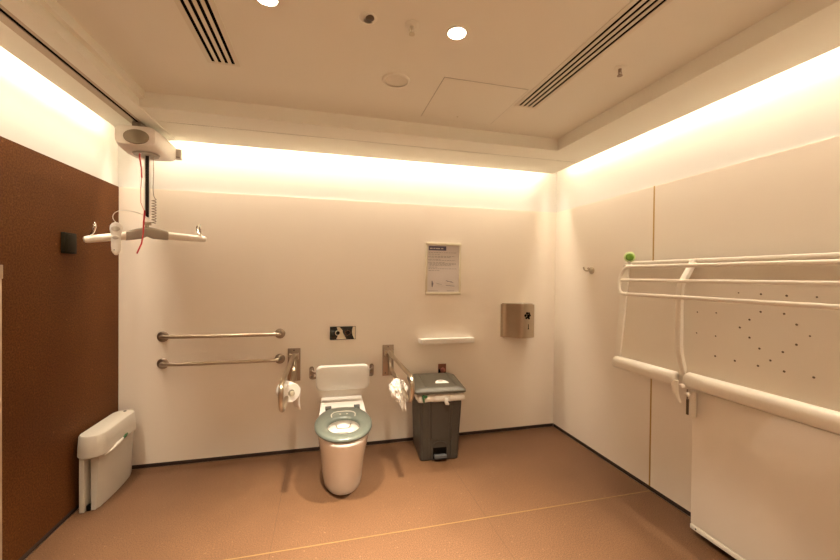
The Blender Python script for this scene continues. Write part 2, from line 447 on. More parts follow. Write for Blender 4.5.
# hand control clipped on the left arm
HX, HY = .222, -.495
t = thing('hand_control', (HX, HY, 1.585), 'grey-white hand control hanging over the left arm of the spreader bar', 'remote control')
def hand_pt(u, w, v):   # u across, w out, v up
    a = math.radians(12); return Vector((HX+u*math.cos(a)+w*math.sin(a), HY+u*math.sin(a)-w*math.cos(a), v))
prof = [(.0, .008), (.014, .020), (.026, .027), (.06, .030), (.095, .029), (.118, .026), (.140, .034), (.16, .038), (.18, .036), (.195, .024), (.203, .008)]
rings = []
for v, hw in [(a*.98, b*.84) for a, b in prof]:
    rings.append([hand_pt(math.cos(2*PI*k/20)*hw, .036+math.sin(2*PI*k/20)*min(.013, hw), 1.560+v) for k in range(20)])
build('handset', MB().loops(rings), M['white'], t)
for v, r_, nm in ((.158, .022, 'upper_button'), (.105, .016, 'lower_button')):
    mb = MB(); mb.loops([[hand_pt(math.cos(2*PI*k/20)*r_, .0485, 1.560+v+math.sin(2*PI*k/20)*r_*.7) for k in range(20)], [hand_pt(math.cos(2*PI*k/20)*r_*.8, .0515, 1.560+v+math.sin(2*PI*k/20)*r_*.55) for k in range(20)]])
    build(nm, mb, M['sanibin'], t)
mb = MB(); mb.lathe(hand_pt(-.006, .049, 1.590), [(.003, 0), (.003, .002)], (0, -1, 0), 12); build('indicator', mb, M['dark'], t)
mb = MB()
top = hand_pt(0, .03, 1.755)
mb.tube([top, top+Vector((-.022, 0, .03)), top+Vector((-.012, .0, .062)), top+Vector((.02, .01, .082)), top+Vector((.07, .04, .08)), (SX-.01, SY-.016, 1.825), (SX+.02, SY-.01, 1.80)], .0022, 8, smooth_corners=.03)
build('cable', mb, M['white'], t)

# ------------------------------------------------------------------ left wall
t = thing('wall_dispenser', (0, -.565, 1.56), 'small dark box fixed high on the brown left wall', 'wall box')
build('body', MB().box((0, -.618, 1.562), (.022, -.512, 1.682), .004), M['olive'], t)
build('cover', MB().box((.020, -.606, 1.572), (.026, -.524, 1.672), .002), M['olive'], t)
t = thing('partition_panel', (0, -1.5, 0), 'tall pale panel edge standing at the far left against the brown wall', 'panel')
build('board', MB().box((.001, -2.0, .003), (.020, -1.044, 1.478), .002), mat('tan_board', (.46, .37, .25), .5), t)
build('clip', MB().box((.0005, -1.07, 1.42), (.023, -1.041, 1.483), .002), M['steel'], t)

# sanitary bin
t = thing('sanitary_bin', (.09, -.3, 0), 'narrow white sanitary bin in the corner against the brown left wall', 'bin')
def stadium(x0, x1, y0, y1, z, n=12, e=1.):
    r = (x1-x0)/2; cx = (x0+x1)/2; pts = []
    for k in range(n+1):
        a = PI+PI*k/n; pts.append((cx+r*math.cos(a), y0+r*e+r*e*math.sin(a), z))
    for k in range(n+1):
        a = PI*k/n; pts.append((cx+r*math.cos(a), y1-r*e+r*e*math.sin(a), z))
    return pts
mb = MB()
mb.loops([stadium(.022, .156, -.545, -.070, .335), stadium(.014, .164, -.553, -.062, .345), stadium(.016, .162, -.552, -.064, .40), stadium(.020, .157, -.547, -.07, .460), stadium(.026, .151, -.54, -.076, .470), stadium(.04, .137, -.52, -.09, .474)], cap=(True, True))
build('lid', mb, M['sanibin'], t)
mb = MB(); mb.box((.035, -.52, .002), (.062, -.09, .345), .004); build('back_shell', mb, M['sanibin'], t)
mb = MB(); mb.box((.062, -.455, .03), (.09, -.12, .34)); build('inner_liner_box', mb, M['sanibin'], t)
# curved right shell: bowed sheet
def shell_ring(z, f):
    out = []; inn = []
    for k in range(13):
        y = -.50+.43*k/12
        b = .018*math.sin(PI*min(1, max(0, k/12)))**.5
        out.append((.098+f+b+.0, y, z)); inn.append((.088+f*0, y, z))
    return out + inn[::-1]
build('front_shell', MB().loops([shell_ring(.004, .012), shell_ring(.02, .016), shell_ring(.34, .030)]), M['sanibin'], t)
mb = MB(); mb.box((.064, -.505, .002), (.086, -.47, .035), .003); build('pedal', mb, M['black'], t)
mb = MB(); mb.lathe((.095, -.12, .4745), [(.009, 0), (.009, .002)], n=16); build('lid_button', mb, M['black'], t)
mb = MB()
mb.tube([(.155, -.50, .334), (.163, -.46, .336), (.166, -.42, .338), (.170, -.38, .350), (.173, -.34, .356), (.173, -.31, .362)], [.004, .006, .009, .014, .012, .006], 10, flat=(1, .5))
b = build('bin_bag_tie', mb, M['liner'], label='twisted white bag end with green tag sticking out from under the sanitary bin lid', cat='bag', base=(.165, -.36, .34))
mb = MB(); mb.tube([(.173, -.315, .360), (.175, -.285, .366), (.172, -.26, .368)], [.008, .012, .006], 10, flat=(1, .5)); build('tag', mb, M['green'], b)

# ------------------------------------------------------------------ back wall fittings
def grab_rail(z, label):
    xa, xb = .286, 1.112
    t = thing('grab_rail', ((xa+xb)/2, 0, z), label, 'grab rail', 'horizontal grab rails')
    mb = MB(); mb.tube([(xa, -.004, z), (xa+.005, -.07, z+.006), (xa+.08, -.078, z+.006), (xb-.08, -.078, z+.004), (xb-.005, -.07, z+.004), (xb, -.004, z)], .0135, 16, smooth_corners=.045)
    build('rail', mb, M['steel'], t)
    for x in (xa, xb):
        mb = MB(); mb.lathe((x, 0, z), [(.040, 0), (.040, .005), (.034, .010), (.018, .012), (.016, .02)], (0, -1, 0), 32)
        build('flange', mb, M['steel_dark'], t)
    return t
g1 = grab_rail(.978, 'upper of the two horizontal steel grab rails left of the toilet')
g2 = dup(g1, (0, 0, -.203), 'lower of the two horizontal steel grab rails left of the toilet')

def fold_rail(cx, label):
    t = thing('folding_grab_rail', (cx, 0, .58), label, 'grab rail', 'drop-down toilet rails')
    build('wall_plate', MB().box((cx-.050, -.010, .590), (cx+.048, 0, .856), .003), M['steel_dark'], t)
    mb = MB(); mb.box((cx-.036, -.05, .785), (cx+.034, -.008, .812), .004)
    for q in (-.036, .028): mb.box((cx+q, -.062, .770), (cx+q+.007, -.008, .818), .002)
    mb.tube([(cx-.042, -.048, .80), (cx+.04, -.048, .80)], .006, 10)
    build('hinge', mb, M['steel'], t)
    mb = MB()
    mb.tube([(cx, -.045, .800), (cx-.004, -.10, .803), (cx-.010, -.845, .797), (cx-.011, -.868, .72), (cx-.010, -.815, .625), (cx-.004, -.52, .640), (cx+.004, -.16, .665), (cx+.004, -.075, .70), (cx+.004, -.05, .78)], .0155, 16, smooth_corners=.075)
    build('rail', mb, M['steel'], t)
    mb = MB(); mb.tube([(cx+.012, -.028, .60), (cx+.012, -.028, .775)], .012, 12); build('support_tube', mb, M['steel'], t)
    mb = MB(); mb.lathe((cx-.002, -.010, .84), [(.005, 0), (.005, .003)], (0, -1, 0), 12); build('screw', mb, M['dark'], t); mb = MB(); mb.lathe((cx-.025, -.010, .615), [(.005, 0), (.005, .003)], (0, -1, 0), 12)
    build('screw', mb, M['dark'], t)
    return t
f1 = fold_rail(1.222, 'steel fold-down rail left of the toilet, nearest the horizontal rails')
f2 = dup(f1, (.770, 0, 0), 'steel fold-down rail between the toilet and the grey bin', rz=math.radians(1.6))

# toilet rolls
RC = Vector((1.222, -.53, .664)); ax = Vector((.50, -.84, 0)).normalized()
t = thing('toilet_roll', RC, 'round white toilet roll on the left fold-down rail', 'toilet roll', None)
mb = MB(); c0 = RC-ax*.05
mb.lathe(c0, [(.022, 0), (.060, 0), (.064, .006), (.064, .094), (.060, .1), (.022, .1)], ax, 40, cap=(False, False))
mb.loops([[c0+ax*h+((Vector((0, 0, 1))*math.cos(2*PI*k/24)+ax.cross(Vector((0, 0, 1)))*math.sin(2*PI*k/24))*.022) for k in range(24)] for h in (0, .1)], cap=(False, False))
build('roll', mb, M['paper'], t)
mb = MB(); mb.lathe(c0, [(.012, -.01), (.012, .106), (.017, .108), (.017, .116), (.012, .119)], ax, 20); build('hub', mb, M['alu'], t)
# hanging sheet
sd = ax.cross(Vector((0, 0, 1))); 
rings = []
for j in range(7):
    zz = RC.z+.02-j*.025; wob = .004*math.sin(j*1.3)
    rings.append([c0+ax*(.004+.092*k/6)+sd*(-.0645-wob-.002*math.sin(k*1.4+j)) + Vector((0, 0, zz-c0.z)) for k in range(7)])
mb = MB(); mb.loops(rings, closed=False)
s_ = build('loose_sheet', mb, M['paper'], t)
md = s_.modifiers.new('thick', 'SOLIDIFY'); md.thickness = .0012

RC2 = Vector((1.972, -.54, .622))
t = thing('toilet_roll', RC2, 'crumpled loose toilet paper bundle on the right fold-down rail', 'toilet roll', None)
bm = bmesh.new(); bmesh.ops.create_icosphere(bm, subdivisions=5, radius=1)
from mathutils import noise
for v in bm.verts:
    p = v.co.copy()
    rx, ry, rz = .074, .055, .082
    t_ = (1-p.z)/2
    q = Vector((p.x*rx*(1-.35*t_)+.02*t_, p.y*ry, p.z*rz))
    fold = abs(noise.noise(Vector((p.x*3.2+2, p.y*3.2, p.z*1.1))))*.034 + abs(noise.noise(Vector((p.x*7, p.y*7+5, p.z*2.5))))*.014
    nrm = p.normalized()
    v.co = RC2 + q + nrm*(fold-.012)
mb = MB(); mb.bm.free(); mb.bm = bm
build('crumpled_paper', mb, M['paper'], t, angle=50)
mb = MB(); rings = []
for j in range(9):
    z = RC2.z-.02-.105*j/8; tw = .05-.032*(j/8)
    rings.append([(RC2.x+.010+.004*j+tw*(k/8-.5)*1.5, RC2.y-.045+.012*math.sin(k*1.9+j*.4)+.008*math.cos(j*.9+k), z-.01*math.sin(k*1.1)) for k in range(9)])
mb.loops(rings, closed=False)
s_ = build('hanging_sheet', mb, M['paper'], t); md = s_.modifiers.new('thick', 'SOLIDIFY'); md.thickness = .0015
mb = MB(); mb.tube([(RC2.x-.055, RC2.y+.03, RC2.z+.03), (RC2.x+.05, RC2.y-.01, RC2.z+.03)], .008, 10); build('holder', mb, M['steel'], t)

# backrest
t = thing('backrest', (1.60, 0, .53), 'white padded backrest on the rear wall directly above the toilet', 'backrest')
mb = MB()
def rrect(x0, x1, z0, z1, r, y, n=8):
    pts = []
    for cx, cz, a0 in ((x1-r, z1-r, 0), (x0+r, z1-r, PI/2), (x0+r, z0+r, PI), (x1-r, z0+r, 1.5*PI)):
        for k in range(n+1):
            a = a0+PI/2*k/n; pts.append((cx+r*math.cos(a), y, cz+r*math.sin(a)))
    return pts
mb.loops([rrect(1.405, 1.807, .539, .713, .035, -.085), rrect(1.395, 1.817, .529, .723, .042, -.092), rrect(1.395, 1.817, .529, .723, .042, -.125), rrect(1.400, 1.812, .534, .718, .04, -.133), rrect(1.412, 1.800, .546, .706, .03, -.137)])
build('pad', mb, M['white'], t)
for x, q in ((1.358, 1), (1.850, -1)):
    mb = MB()
    mb.loops([rrect(x-.018, x+.018, .595, .70, .0175, -.001), rrect(x-.018, x+.018, .595, .70, .0175, -.008)])
    mb.tube([(x, -.006, .68), (x, -.075, .677), (x+q*.055, -.080, .65)], .009, 12, smooth_corners=.03)
    mb.tube([(x, -.006, .62), (x, -.075, .617), (x+q*.055, -.080, .63)], .009, 12, smooth_corners=.03)
    build('bracket', mb, M['steel_dark'], t)

# toilet
TX = 1.602
t = thing('toilet', (TX, 0, 0), 'white back-to-wall toilet pan with grey-teal seat', 'toilet')
def outline(hw, yf, yb, ymid, z, n=24, hwb=None, pw=2.0, cx=None):
    """flat at the back (yb), straight sides to ymid, superellipse to the front yf"""
    hwb = hwb or hw; cx = TX if cx is None else cx
    pts = []
    for k in range(n+1):
        a = PI*k/n; c, s_ = math.cos(a), math.sin(a)
        pts.append((cx+hw*math.copysign(abs(c)**(2/pw), c), ymid-(ymid-yf)*abs(s_)**(2/pw), z))
    for k in range(1, 7):
        f = k/6; pts.append((cx-(hw+(hwb-hw)*f), ymid+(yb-ymid)*f, z))
    for k in range(0, 7):
        f = 1-k/6
        if k == 6: break
        pts.append((cx+(hw+(hwb-hw)*f), ymid+(yb-ymid)*f, z))
    return pts
YB = -.004
body = [(.000, .140, -.690, -.34), (.006, .145, -.698, -.34), (.04, .147, -.706, -.34), (.10, .151, -.728, -.36), (.20, .157, -.778, -.42), (.30, .164, -.838, -.50), (.37, .170, -.884, -.55), (.41, .173, -.902, -.58), (.428, .174, -.907, -.59), (.437, .170, -.903, -.59)]
mb = MB(); rings = [outline(hw, yf, YB, ym, z, hwb=min(.163, hw+.0), pw=2.25) for z, hw, yf, ym in body]
# inner bowl: continue from the rim down inside
cxs, cys = TX, -.68
N = len(rings[0])
def inner(rx, ry, z, cy=-.685):
    out = []
    for p in rings[-1]:
        a = math.atan2((p[1]-cy)/ry, (p[0]-TX)/rx); out.append((TX+rx*math.cos(a), cy+ry*math.sin(a), z))
    return out
rings2 = rings+[inner(.125, .155, .437), inner(.118, .148, .425), inner(.112, .14, .36), inner(.085, .10, .27), inner(.05, .06, .22)]
mb.loops(rings2, cap=(True, True))
build('pan', mb, M['ceramic'], t, angle=50)
mb = MB(); mb.loops([[(TX+.066*math.cos(2*PI*k/32), -.685+.078*math.sin(2*PI*k/32), .243) for k in range(32)], [(TX+.0662*math.cos(2*PI*k/32), -.685+.0782*math.sin(2*PI*k/32), .2445) for k in range(32)]])
build('water', mb, M['water'], t)
mb = MB(); mb.tube([(TX-.050, -.556, .418), (TX-.040, -.572, .396), (TX+.040, -.572, .396), (TX+.050, -.556, .418)], .0028, 8, smooth_corners=.01)
build('bowl_ledge_line', mb, M['smoke'], t)  # thin dark line along the ledge at the back of the bowl
# seat
def ell(cx, cy, rx, ry, z, n=64, pb=2., backflat=None):
    out = []
    for k in range(n):
        a = 2*PI*k/n; c, s_ = math.cos(a), math.sin(a)
        y = cy+ry*s_
        x = cx+rx*math.copysign(abs(c)**.92, c)
        if backflat is not None and y > backflat: y = backflat+(y-backflat)*.25
        out.append((x, y, z))
    return out
so = lambda d, z: ell(TX-.001, -.622, .190-d, .290-d, z, backflat=-.365)
si = lambda d, z: ell(TX-.001, -.690, .104+d, .132+d, z)
mb = MB()
mb.loops([si(0, .446), si(0, .460), si(.006, .467), si(.03, .470), so(.03, .470), so(.008, .466), so(0, .456), so(.0, .446), so(.006, .441), so(.02, .440), si(.02, .440), si(0, .446)], cap=(False, False))
bmesh.ops.remove_doubles(mb.bm, verts=mb.bm.verts, dist=1e-5)
seat = build('seat', mb, M['teal'], t, angle=60)
mb = MB(); mb.tube([(TX-.078, -.56, .4705), (TX-.085, -.50, .4705), (TX-.06, -.46, .4705), (TX, -.448, .4705), (TX+.06, -.46, .4705), (TX+.085, -.50, .4705), (TX+.078, -.56, .4705)], .003, 8, smooth_corners=.04)
build('moulded_ridge', mb, M['sanibin'], seat, 'pale curved ridge behind the seat opening')
for q in (-.022, .026):
    mb = MB(); mb.lathe((TX+q, -.505, .470), [(.006, 0), (.005, .002)], n=14); build('buffer', mb, M['sanibin'], seat)
for q in (-.105, .105):
    mb = MB(); mb.box((TX+q-.020, -.385, .437), (TX+q+.020, -.325, .470), .008); mb.tube([(TX+q-.022, -.335, .462), (TX+q+.022, -.335, .462)], .012, 12)
    build('hinge', mb, M['tealdk'], t)
t.rotation_euler = (0, 0, math.radians(-1.3))

# flush plate: its reflections are built in as black plate and pale shapes
t = thing('flush_plate', (1.607, 0, .913), 'small polished flush plate on the rear wall above the backrest', 'flush plate')
mb = MB(); fx0, fx1, fz0, fz1 = 1.502, 1.713, .913, 1.023
mb.loops([rrect(fx0, fx1, fz0, fz1, .003, 0, 2), rrect(fx0, fx1, fz0, fz1, .003, -.008, 2), rrect(fx0+.002, fx1-.002, fz0+.002, fz1-.002, .003, -.010, 2)])
build('plate', mb, M['blackglass'], t)
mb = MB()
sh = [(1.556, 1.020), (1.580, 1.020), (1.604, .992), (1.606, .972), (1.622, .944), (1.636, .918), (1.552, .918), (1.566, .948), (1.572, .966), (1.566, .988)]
mb.prism(sh, lambda p: (p[0], -.0100, p[1]), lambda p: (p[0], -.0112, p[1])); build('painted_reflection', mb, M['alu'], t)
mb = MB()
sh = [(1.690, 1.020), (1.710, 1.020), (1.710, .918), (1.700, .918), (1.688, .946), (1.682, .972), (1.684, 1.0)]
mb.prism(sh, lambda p: (p[0], -.0100, p[1]), lambda p: (p[0], -.0112, p[1])); build('painted_reflection', mb, M['alu'], t)
for cx, rr, m_ in ((1.566, .022, 'alu'), (1.648, .022, 'chrome')):
    mb = MB(); mb.lathe((cx, -.0105, .970), [(rr*.72, .0005), (rr*.78, .003), (rr, .003), (rr*1.02, 0)], (0, -1, 0), 32, cap=(False, False))
    build('button_ring', mb, M[m_], t)
    mb = MB(); mb.lathe((cx, -.0105, .970), [(rr*.7, 0), (rr*.7, .002)], (0, -1, 0), 32); build('push_button', mb, M['blackglass'], t)

# notice frame
t = thing('notice_frame', (2.485, 0, 1.285), 'framed printed notice on the rear wall above the white shelf', 'notice')
sx0, sx1, sz0, sz1 = 2.318, 2.648, 1.285, 1.748
mb = MB(); b = .024
for lo, hi in (((sx0, -.014, sz0), (sx0+b*.7, 0, sz1)), ((sx1-b*.7, -.014, sz0), (sx1, 0, sz1)), ((sx0, -.016, sz0), (sx1, 0, sz0+b)), ((sx0, -.016, sz1-b), (sx1, 0, sz1))): mb.box(lo, hi, .003)
build('frame', mb, M['alu'], t)
pg = build('notice_sheet', MB().box((sx0+.012, -.006, sz0+.018), (sx1-.012, -.002, sz1-.018)), M['paperprint'], t)
mb = MB(); mb.box((sx0+.028, -.0066, sz1-.068), (sx0+.19, -.006, sz1-.030)); build('header', mb, M['header'], pg)
mb = MB(); x = sx0+.04
for wds in (.03, .022, .05, .026): mb.box((x, -.0070, sz1-.055), (x+wds*.8, -.0066, sz1-.046)); x += wds
build('header_text', mb, M['paperprint'], pg)
mb = MB(); rnd = random.Random(3)
lines = [(.085, .0, .26), (.10, 0, .10), (.118, .008, .24), (.127, .008, .20), (.145, .008, .10), (.154, .008, .24), (.172, .008, .14), (.181, .008, .25), (.190, .008, .25), (.199, .008, .2), (.215, 0, .08), (.228, 0, .26), (.245, 0, .1)]
for dz, dx, ln in lines:
    x = sx0+.028+dx; end = x+ln
    while x < end:
        w_ = rnd.uniform(.010, .028); w_ = min(w_, end-x)
        mb.box((x, -.0066, sz1-dz-.0035), (x+w_, -.006, sz1-dz)); x += w_+.006
for dz in (.1225, .15, .177): mb.box((sx0+.026, -.0067, sz1-dz-.004), (sx0+.032, -.006, sz1-dz+.002))
for dz, x, ln in ((.425, .028, .09), (.425, .2, .07)): mb.box((sx0+x, -.0066, sz1-dz-.003), (sx0+x+ln, -.006, sz1-dz))
build('printed_text', mb, M['inkl'], pg)
mb = MB()
mb.tube([(sx0+.062, -.0064, sz0+.07), (sx0+.066, -.0064, sz0+.10), (sx0+.060, -.0064, sz0+.125)], [.004, .009, .003], 8, flat=(.05, 1) if False else None)
for a, b2, r_ in (((.10, .105), (.15, .092), .0016), ((.19, .128), (.26, .108), .003), ((.19, .085), (.27, .078), .0025), ((.20, .118), (.25, .121), .0015)):
    mb.tube([(sx0+a[0], -.0064, sz0+a[1]), (sx0+b2[0], -.0064, sz0+b2[1])], r_, 6)
build('diagram', mb, M['ink'], pg)

# white shelf
mb = MB()
mb.loops([[(2.258, 0, .868), (2.772, 0, .868), (2.760, -.075, .858), (2.272, -.078, .858)], [(2.258, 0, .900), (2.768, 0, .900), (2.761, -.080, .904), (2.266, -.083, .904)]])
bmesh.ops.bevel(mb.bm, geom=list(mb.bm.edges), offset=.003, segments=2, profile=.5, affect='EDGES')
build('wall_shelf', mb, M['white'], base=(2.51, 0, .868), label='short white wall shelf below the framed notice', cat='shelf')

# metal wall plate behind the bin
t = thing('wall_plate', (2.480, 0, .56), 'small brown metal plate on the wall just above the grey bin', 'wall plate')
build('plate', MB().box((2.444, -.006, .55), (2.519, 0, .667), .002), M['cooper'], t)
mb = MB(); mb.lathe((2.487, -.006, .612), [(.022, 0), (.022, .006), (.012, .012), (.004, .013)], (0, -1, 0), 24); build('knob', mb, mat('red_brown', (.45, .16, .12), .3), t)
mb = MB(); mb.box((2.447, -.012, .55), (2.462, -.005, .62)); build('side_tab', mb, M['black'], t)

# paper dispenser
t = thing('paper_dispenser', (3.18, 0, .9), 'brushed steel paper dispenser with curved front right of the shelf', 'dispenser')
prof = []
X0, X1, D = 3.050, 3.342, .140
prof.append((X0, 0))
for k in range(1, 24):
    f = k/23
    # S-curve: flat flank, concave, then convex front
    y = -(.030 + (D-.030)*(.5-.5*math.cos(PI*min(1, max(0, (f-.03)/.52)))) )
    if f > .55: y = -(D - .030*((f-.55)/.45)**2*1.4)
    prof.append((X0+(X1-X0)*f, y))
prof.append((X1, 0))
mb = MB(); mb.prism(prof, lambda p: (p[0], p[1], .893), lambda p: (p[0], p[1], 1.198)); build('body', mb, M['steel'], t, angle=30)
mb = MB(); i2 = [(X0+.012+(p[0]-X0)*.92, p[1]*.9) for p in prof]
mb.prism(i2, lambda p: (p[0], p[1], 1.198), lambda p: (p[0], p[1], 1.206)); build('top_cover', mb, M['steel'], t, angle=30)
def yfront(x):
    for a, b_ in zip(prof[1:], prof[2:]):
        if a[0] <= x <= b_[0]: return a[1]+(b_[1]-a[1])*(x-a[0])/(b_[0]-a[0])
    return -.1
mb = MB(); lx, lz = 3.250, 1.095
for dx, dz, r_ in ((-.022, .006, .013), (-.006, .026, .012), (.016, .024, .012), (.027, .006, .011), (.004, -.004, .019), (-.014, -.017, .010), (.016, -.020, .011)):
    mb.lathe((lx+dx, yfront(lx+dx)-.0005, lz+dz), [(r_, 0), (r_*.95, .0012)], (0, -1, 0), 16)
build('hand_emblem', mb, M['black'], t)
mb = MB(); mb.box((lx+.008, yfront(lx+.01)-.0022, .985), (lx+.014, yfront(lx+.01)+.001, 1.02)); mb.lathe((lx+.011, yfront(lx+.01)-.0005, .98), [(.007, 0), (.006, .002)], (0, -1, 0), 12); build('level_slot', mb, M['black'], t)
mb = MB(); mb.lathe((X1, -.06, 1.04), [(.008, 0), (.008, .014), (.005, .018)], (1, 0, 0), 16); build('key_lock', mb, M['dark'], t)
mb = MB(); mb.lathe((3.235, -.075, 1.2), [(.010, 0), (.008, .012), (.003, .015)], n=16); build('top_latch', mb, M['white'], t)

# ------------------------------------------------------------------ pedal bin
t = thing('pedal_bin', (2.34, -.2, 0), 'tall grey pedal bin with white half-round sticker on its lid', 'bin')
def quad(x0, x1, y0, y1, z, r=.02, n=5):
    pts = []
    for cx, cy, a0 in ((x1-r, y1-r, 0), (x0+r, y1-r, PI/2), (x0+r, y0+r, PI), (x1-r, y0+r, 1.5*PI)):
        for k in range(n+1):
            a = a0+PI/2*k/n; pts.append((cx+r*math.cos(a), cy+r*math.sin(a), z))
    return pts
mb = MB(); mb.loops([quad(2.192, 2.488, -.380, -.035, 0), quad(2.187, 2.493, -.385, -.030, .008), quad(2.187, 2.494, -.386, -.028, .05), quad(2.170, 2.518, -.410, -.020, .545)])
build('body', mb, M['grey'], t)
mb = MB()
def fy(z): return -.386-.024*(z-.05)/.495
rz = [(.16, .045), (.52, .053)]
# raised centre panel and corner ribs on the front
for x0, x1, x0b, x1b in ((2.270, 2.410, 2.262, 2.425),):
    mb.loops([[(x0, fy(.17)+.004, .17), (x1, fy(.17)+.004, .17), (x1-.004, fy(.17)-.006, .17), (x0+.004, fy(.17)-.006, .17)], [(x0b, fy(.54)+.004, .54), (x1b, fy(.54)+.004, .54), (x1b-.004, fy(.54)-.006, .54), (x0b+.004, fy(.54)-.006, .54)]])
for x0, x1, x0b, x1b in ((2.200, 2.258, 2.188, 2.250), (2.422, 2.478, 2.437, 2.500)):
    mb.loops([[(x0, fy(.01)+.004, .012), (x1, fy(.01)+.004, .012), (x1-.004, fy(.01)-.006, .012), (x0+.004, fy(.01)-.006, .012)], [(x0b, fy(.54)+.004, .54), (x1b, fy(.54)+.004, .54), (x1b-.004, fy(.54)-.006, .54), (x0b+.004, fy(.54)-.006, .54)]])
build('front_ribs', mb, M['grey'], t)
# pedal recess: dark arch and pedal
arch = [(2.285, .012), (2.395, .012), (2.395, .10)]+[(2.340+.055*math.cos(PI*k/12), .10+.045*math.sin(PI*k/12)) for k in range(1, 12)]+[(2.285, .10)]
mb = MB(); mb.prism(arch, lambda p: (p[0], -.375, p[1]), lambda p: (p[0], -.3885, p[1])); build('pedal_recess', mb, M['black'], t)
ring_o = [(2.340+(p[0]-2.34)*1.14, p[1]*1.06+.0) for p in arch]
mb = MB(); fr = [[(p[0], -.380, p[1]) for p in ring_o], [(p[0], -.395, p[1]) for p in ring_o], [(p[0], -.395, p[1]) for p in arch], [(p[0], -.380, p[1]) for p in arch]]
mb.loops(fr, cap=(False, False)); build('recess_rim', mb, M['grey'], t)
mb = MB(); mb.box((2.292, -.430, .030), (2.388, -.380, .050), .006); mb.box((2.292, -.432, .048), (2.388, -.405, .056), .003); build('pedal', mb, mat('light_grey_plastic', (.10, .10, .10), .5), t)
# lid
def lidpt(q, z, sl=.07):   # slanted: higher at the back
    return [(x, y, z+.008+(y+.42)*sl) for x, y, _ in q]
mb = MB()
mb.loops([lidpt(quad(2.135, 2.533, -.432, -.052, 0, .03), .535), lidpt(quad(2.125, 2.543, -.442, -.046, 0, .035), .537), lidpt(quad(2.125, 2.543, -.442, -.046, 0, .035), .553), lidpt(quad(2.132, 2.536, -.434, -.052, 0, .035), .560), lidpt(quad(2.165, 2.505, -.400, -.072, 0, .03), .574), lidpt(quad(2.175, 2.495, -.39, -.082, 0, .03), .5755)])
lid = build('lid', mb, M['greylid'], t)
mb = MB(); hc = []
def ltop(y): return .5837+(y+.42)*.07
hc = [(2.372+.055*math.cos(PI*k/16), -.325+.075*math.sin(PI*k/16)) for k in range(17)]
mb.prism(hc, lambda p: (p[0], p[1], ltop(p[1])), lambda p: (p[0], p[1], ltop(p[1])+.001)); build('sticker', mb, M['paper'], lid, 'white half-round sticker')
mb = MB(); mb.box((2.35, -.285, ltop(-.28)+.001), (2.385, -.272, ltop(-.28)+.0025)); build('sticker_print', mb, M['cooper'], lid)
for x in (2.225, 2.47):
    mb = MB(); mb.box((x-.012, -.395, ltop(-.23)-.020), (x+.012, -.05, ltop(-.23)-.018)); 
    mb = MB(); mb.loops([[(x-.006, -.39, ltop(-.39)), (x+.006, -.39, ltop(-.39)), (x+.006, -.09, ltop(-.09)), (x-.006, -.09, ltop(-.09))], [(x-.003, -.385, ltop(-.385)+.005), (x+.003, -.385, ltop(-.385)+.005), (x+.003, -.095, ltop(-.095)+.005), (x-.003, -.095, ltop(-.095)+.005)]])
    build('lid_rib', mb, M['greylid'], lid)
mb = MB(); mb.tube([(2.20, -.045, .585), (2.49, -.045, .585)], .010, 12); build('lid_hinge', mb, M['grey'], t)
# liner
mb = MB(); rings = []
import math as _m
for j, (off, z) in enumerate(((.004, .535), (.012, .530), (.016, .512), (.016, .492), (.012, .476), (.003, .470))):
    q = quad(2.170-off, 2.518+off, -.410-off, -.020+off*.1, 0, .03, 16)
    # densify straight sides
    d = []
    for a, b_ in zip(q, q[1:]+q[:1]):
        L_ = math.dist(a[:2], b_[:2]); n_ = max(1, int(L_/.012))
        for k in range(n_): d.append((a[0]+(b_[0]-a[0])*k/n_, a[1]+(b_[1]-a[1])*k/n_))
    cx, cy = 2.344, -.215; ring = []
    for i, (x, y) in enumerate(d):
        w1 = noise.noise(Vector((x*28, y*28, z*10)))*.012*(1 if 0 < j < 5 else .2)
        sag = noise.noise(Vector((x*9, y*9, 3.3)))*.018 + (.012 if x > 2.22 else -.004)
        dx, dy = (x-cx), (y-cy); l = math.hypot(dx, dy)
        ring.append((x+dx/l*(w1+.001), min(y+dy/l*(w1+.001), -.012), z+(sag*(j/5.))-.006*(j/5.)+(y+.42)*.05))
    rings.append(ring)
mb.loops(rings, cap=(False, False))
bl = build('bin_liner', mb, M['liner'], base=(2.344, -.215, .5), label='white crumpled bin liner showing below the lid of the grey bin', cat='bin liner', angle=70)
mb = MB(); mb.tube([(2.365, -.428, .505), (2.372, -.436, .485), (2.380, -.438, .465), (2.398, -.436, .455)], [.010, .014, .016, .006], 10)
mb.tube([(2.362, -.425, .505), (2.385, -.436, .49), (2.395, -.434, .485)], [.006, .012, .004], 10)
build('knot', mb, M['liner'], bl)
mb = MB(); mb.tube([(2.192, -.430, .530), (2.196, -.436, .505), (2.20, -.432, .478)], [.012, .018, .012], 10, flat=(.5, 1)); mb.tube([(2.19, -.430, .525), (2.225, -.434, .52)], [.012, .008], 10, flat=(1, .4)); build('tag', mb, M['green'], bl)
t.location.x += .016; bl.location.x += .016
t.rotation_euler = (0, 0, math.radians(-3.5)); bl.rotation_euler = (0, 0, math.radians(-3.5))

# ------------------------------------------------------------------ right wall
t = thing('coat_hook', (W, -.51, 1.51), 'small steel coat hook on the right wall left of the folded bench', 'hook')
mb = MB(); mb.lathe((W, -.515, 1.512), [(.030, 0), (.030, .008), (.025, .012), (.012, .014), (.010, .03)], (-1, 0, 0), 28); build('base', mb, M['steel'], t)
mb = MB(); mb.tube([(W-.012, -.515, 1.512), (W-.055, -.515, 1.508), (W-.078, -.515, 1.515), (W-.082, -.515, 1.54)], [.007, .006, .005, .006], 12, smooth_corners=.015)
mb.tube([(W-.012, -.515, 1.515), (W-.04, -.515, 1.53)], [.008, .010], 12)
build('hook_arm', mb, M['steel'], t)

